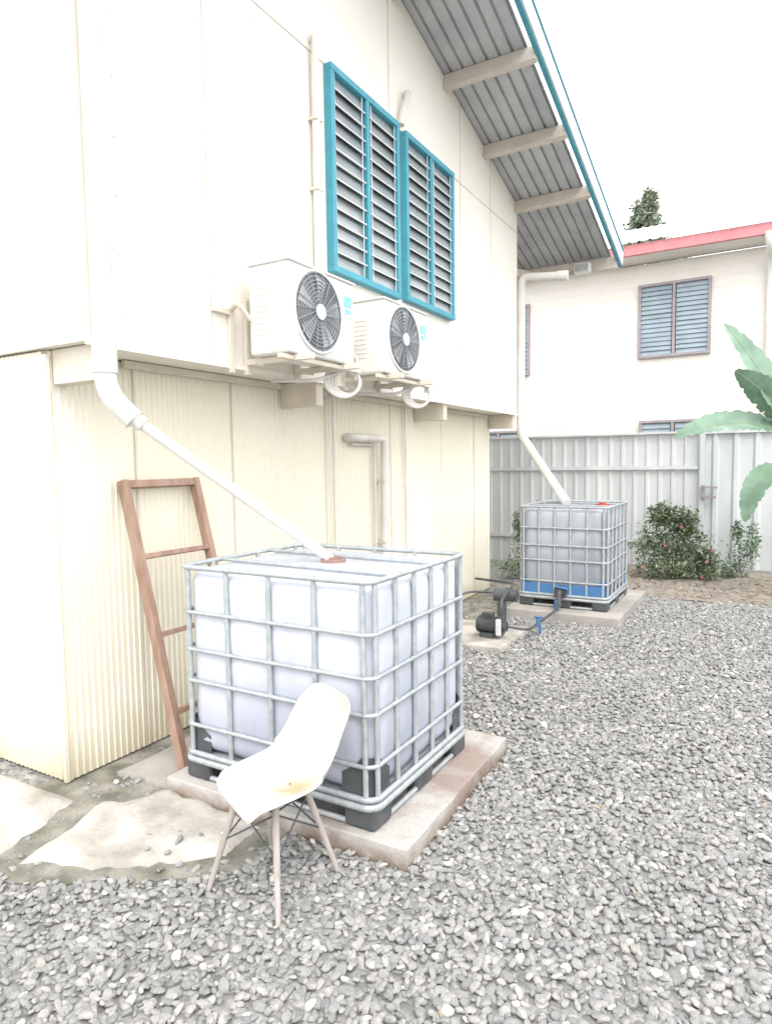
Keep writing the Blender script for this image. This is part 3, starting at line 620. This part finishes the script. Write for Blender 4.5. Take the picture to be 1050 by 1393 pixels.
# ------------------------------------------------------------ vegetation
def leaves(mb, clumps, n, size, rng, droop=.3):
    for _ in range(n):
        c,r=clumps[rng.randrange(len(clumps))]
        d=Vector((rng.gauss(0,1),rng.gauss(0,1),rng.gauss(0,1))).normalized()*(rng.random()**.45)*rng.choice((1,1,1,1.25))
        p=Vector(c)+Vector((d.x*r[0],d.y*r[1],d.z*r[2]))
        a=Vector((rng.gauss(0,1),rng.gauss(0,1),rng.gauss(0,.6)-droop)).normalized(); b=a.cross(Vector((rng.gauss(0,.5),rng.gauss(0,.5),1))).normalized()
        s=size*rng.uniform(.6,1.4)
        mb.add([p,p+a*s*.5+b*s*.28,p+a*s,p+a*s*.5-b*s*.28],[(0,1,2,3)])
def plant(name, base, clumps, n, size, m, m2, seed, trunk=.03, flowers=0, fm=None):
    rg=random.Random(seed); E=empty(name,base)
    mb=MB()
    for c,r in clumps:
        c=Vector(c); mid=(Vector(base)+c)/2+Vector((rg.uniform(-.05,.05),0,rg.uniform(0,.1)))*r[0]
        mb.tube([base,mid,c],trunk,r2=trunk*.3,seg=7)
        for k in range(4):
            mb.tube([mid,c+Vector((rg.uniform(-1,1)*r[0],rg.uniform(-1,1)*r[1],rg.uniform(-.3,1)*r[2]))*.8],trunk*.4,r2=trunk*.15,seg=5) if False else mb.tube([c-Vector((0,0,r[2]*.8)),c+Vector((rg.uniform(-1,1)*r[0],rg.uniform(-1,1)*r[1],rg.uniform(-.3,1)*r[2]))*.8 if False else c+Vector((rg.uniform(-.8,.8)*r[0],rg.uniform(-.8,.8)*r[1],rg.uniform(-.2,.8)*r[2]))],trunk*.35,r2=trunk*.12,seg=5)
    mb.build('stems',M_bark,E)
    mb=MB(); leaves(mb,clumps,n//2,size,rg); mb.build('leaves_dark',m,E)
    mb=MB(); leaves(mb,clumps,n//2,size,rg); mb.build('leaves_light',m2,E)
    if flowers:
        mb=MB()
        for _ in range(flowers):
            c,r=clumps[rg.randrange(len(clumps))]; d=Vector((rg.gauss(0,1),-abs(rg.gauss(0,1)),rg.gauss(0,1))).normalized()
            p=Vector(c)+Vector((d.x*r[0],d.y*r[1],d.z*r[2])); 
            for k in range(5):
                t=2*math.pi*k/5; mb.add([p,p+Vector((math.cos(t)*.025,-.012,math.sin(t)*.025)),p+Vector((math.cos(t+.9)*.025,-.012,math.sin(t+.9)*.025))],[(0,1,2)])
        mb.build('flowers',fm,E)
plant('flowering_bush',(-1.22,10.3,.05),[((-1.2,10.3,.65),(.34,.28,.38)),((-1.48,10.2,.5),(.26,.22,.36)),((-.93,10.25,.45),(.30,.22,.36)),((-1.35,10.3,.98),(.22,.16,.18)),((-1.05,10.2,.9),(.2,.16,.2)),((-1.2,10.1,.22),(.45,.2,.2)),((-.75,10.2,.3),(.16,.15,.25))],6000,.055,M_leaf,M_leafd,11,.012,9,M_pink)
plant('flowering_bush',(-3.35,10.2,0),[((-3.4,10.2,.55),(.2,.2,.4)),((-3.1,10.3,.45),(.2,.2,.4)),((-3.5,10.4,.8),(.15,.15,.2)),((-2.9,10.3,.25),(.25,.2,.2)),((-3.3,9.6,.2),(.3,.3,.16)),((-3.2,10.4,.9),(.1,.1,.25))],3500,.05,M_leaf,M_leafd,12,.008,8,M_pink)
plant('weed_plant',(-.35,10.7,.05),[((-.35,10.7,.35),(.2,.15,.28)),((-.2,10.7,.6),(.1,.1,.25)),((-.5,10.6,.2),(.15,.12,.14)),((-.4,10.7,.75),(.06,.06,.15))],900,.06,M_leafd,M_ban,13,.006)
plant('background_tree',(-4.2,26,0),[((-4.1,26,8.6),(1.0,1,1.1)),((-4.6,26,9.5),(.5,.6,.7)),((-3.9,26,9.9),(.5,.6,.6)),((-4.25,26,10.5),(.35,.5,.6)),((-3.3,26,8.9),(.55,.6,.6)),((-4.0,26,11.0),(.2,.3,.35)),((-4.9,26,8.6),(.4,.5,.6))],7000,.2,M_tree,M_treel,14,.12)
# banana
Bn=empty('banana_plant',(.25,9.4,0)); mb=MB()
mb.tube([(.25,9.4,0),(.27,9.4,.6),(.24,9.4,1.2),(.25,9.4,2.0)],.10,r2=.045,seg=14); mb.build('stem',M_leafd,Bn)
def bleaf(start, dirv, length, width, droop, seed, tilt=0):
    rg=random.Random(seed); mb=MB(); p=Vector(start); d=Vector(dirv).normalized(); n=40; pts=[]
    for i in range(n+1):
        pts.append((p.copy(),d.copy())); p+=d*length/n; d=(d+Vector((0,0,-droop/n))).normalized()
    side0=d.cross(Vector((0,0,1))).normalized()
    vsL=[];vsR=[]; mid=[]
    for i,(q,dd) in enumerate(pts):
        t=i/n; s=dd.cross(Vector((0,0,1))); s=side0 if s.length<.01 else s.normalized(); up=s.cross(dd).normalized()
        s=(s*math.cos(tilt)+up*math.sin(tilt)).normalized(); up2=s.cross(dd).normalized()
        w=width*.5*max(0,math.sin(math.pi*min(1,max(0,(t-.10)/.90))**.75))**.6 if t>.1 else .004
        ja=rg.uniform(.75,1.0) if i%5==0 else 1; 
        mid.append(q); vsL.append(q+s*w*ja+up2*w*.22+Vector((0,0,.010*math.sin(i*1.9)))); vsR.append(q-s*w*(rg.uniform(.72,1) if i%6==0 else 1)+up2*w*.22+Vector((0,0,.010*math.sin(i*2.3))))
    V=mid+vsL+vsR; m=n+1; fs=[]
    for i in range(n): fs.append((i,i+1,m+i+1,m+i)); fs.append((i,2*m+i,2*m+i+1,i+1))
    mb.add(V,fs,True); mb.build('leaf',M_ban,Bn); mb=MB(); mb.tube(mid,.012,r2=.004,seg=6); mb.build('midrib',M_leafd,Bn)
bleaf((.22,9.4,2.05),(-1,-.35,.50),1.40,.46,.95,1,.6)
bleaf((.25,9.4,2.0),(-.42,-.1,1),1.65,.40,.5,2,1.0)
bleaf((.25,9.4,2.1),(-.55,-.3,.85),1.05,.40,.5,3,-.8)
bleaf((.25,9.4,1.6),(-.5,-.4,.35),1.05,.32,3.2,4,.5)
bleaf((.25,9.4,1.9),(.8,.2,.8),1.6,.36,1.3,5,.2)
bleaf((.25,9.4,1.9),(.3,-.7,.9),1.4,.34,1.5,6,.2)

# ------------------------------------------------------------ light, sky, camera
w=bpy.data.worlds.new('World'); sc.world=w; w.use_nodes=True; nt=w.node_tree; bg=nt.nodes['Background']
sky=nt.nodes.new('ShaderNodeTexSky'); sky.sky_type='NISHITA'; sky.sun_disc=False; sky.sun_elevation=math.radians(55); sky.sun_rotation=math.radians(145); sky.dust_density=4
hs=nt.nodes.new('ShaderNodeHueSaturation'); hs.inputs['Saturation'].default_value=.15
ad=nt.nodes.new('ShaderNodeMix'); ad.data_type='RGBA'; ad.blend_type='ADD'; ad.inputs[0].default_value=1; ad.inputs[7].default_value=(13.4,13.4,13.5,1)
nt.links.new(sky.outputs[0],hs.inputs['Color']); nt.links.new(hs.outputs[0],ad.inputs[6]); nt.links.new(ad.outputs[2],bg.inputs['Color']); bg.inputs['Strength'].default_value=.145
sd=bpy.data.lights.new('sun','SUN'); sd.energy=1.2; sd.angle=math.radians(28); sd.color=(1,.97,.93); so=bpy.data.objects.new('sun',sd); COL.objects.link(so)
r=math.radians(145); e=math.radians(55); dv=Vector((math.sin(r)*math.cos(e),math.cos(r)*math.cos(e),math.sin(e)))
so.rotation_euler=dv.to_track_quat('Z','Y').to_euler(); so.location=dv*20

th=math.radians(30.2); p=math.radians(4.2); ro=math.radians(.84)
Fw=Vector((-math.sin(th)*math.cos(p),math.cos(th)*math.cos(p),-math.sin(p))); R0=Vector((math.cos(th),math.sin(th),0)); U0=R0.cross(Fw)
Rr=R0*math.cos(ro)-U0*math.sin(ro); Uu=R0*math.sin(ro)+U0*math.cos(ro)
cd=bpy.data.cameras.new('camera'); cd.sensor_fit='VERTICAL'; cd.sensor_height=36; cd.lens=900/1393*36; cd.clip_end=1500; cd.clip_start=.05
co=bpy.data.objects.new('camera',cd); COL.objects.link(co)
mtx=Matrix((Rr,Uu,-Fw)).transposed().to_4x4(); mtx.translation=(0,0,1.78); co.matrix_world=mtx
sc.camera=co
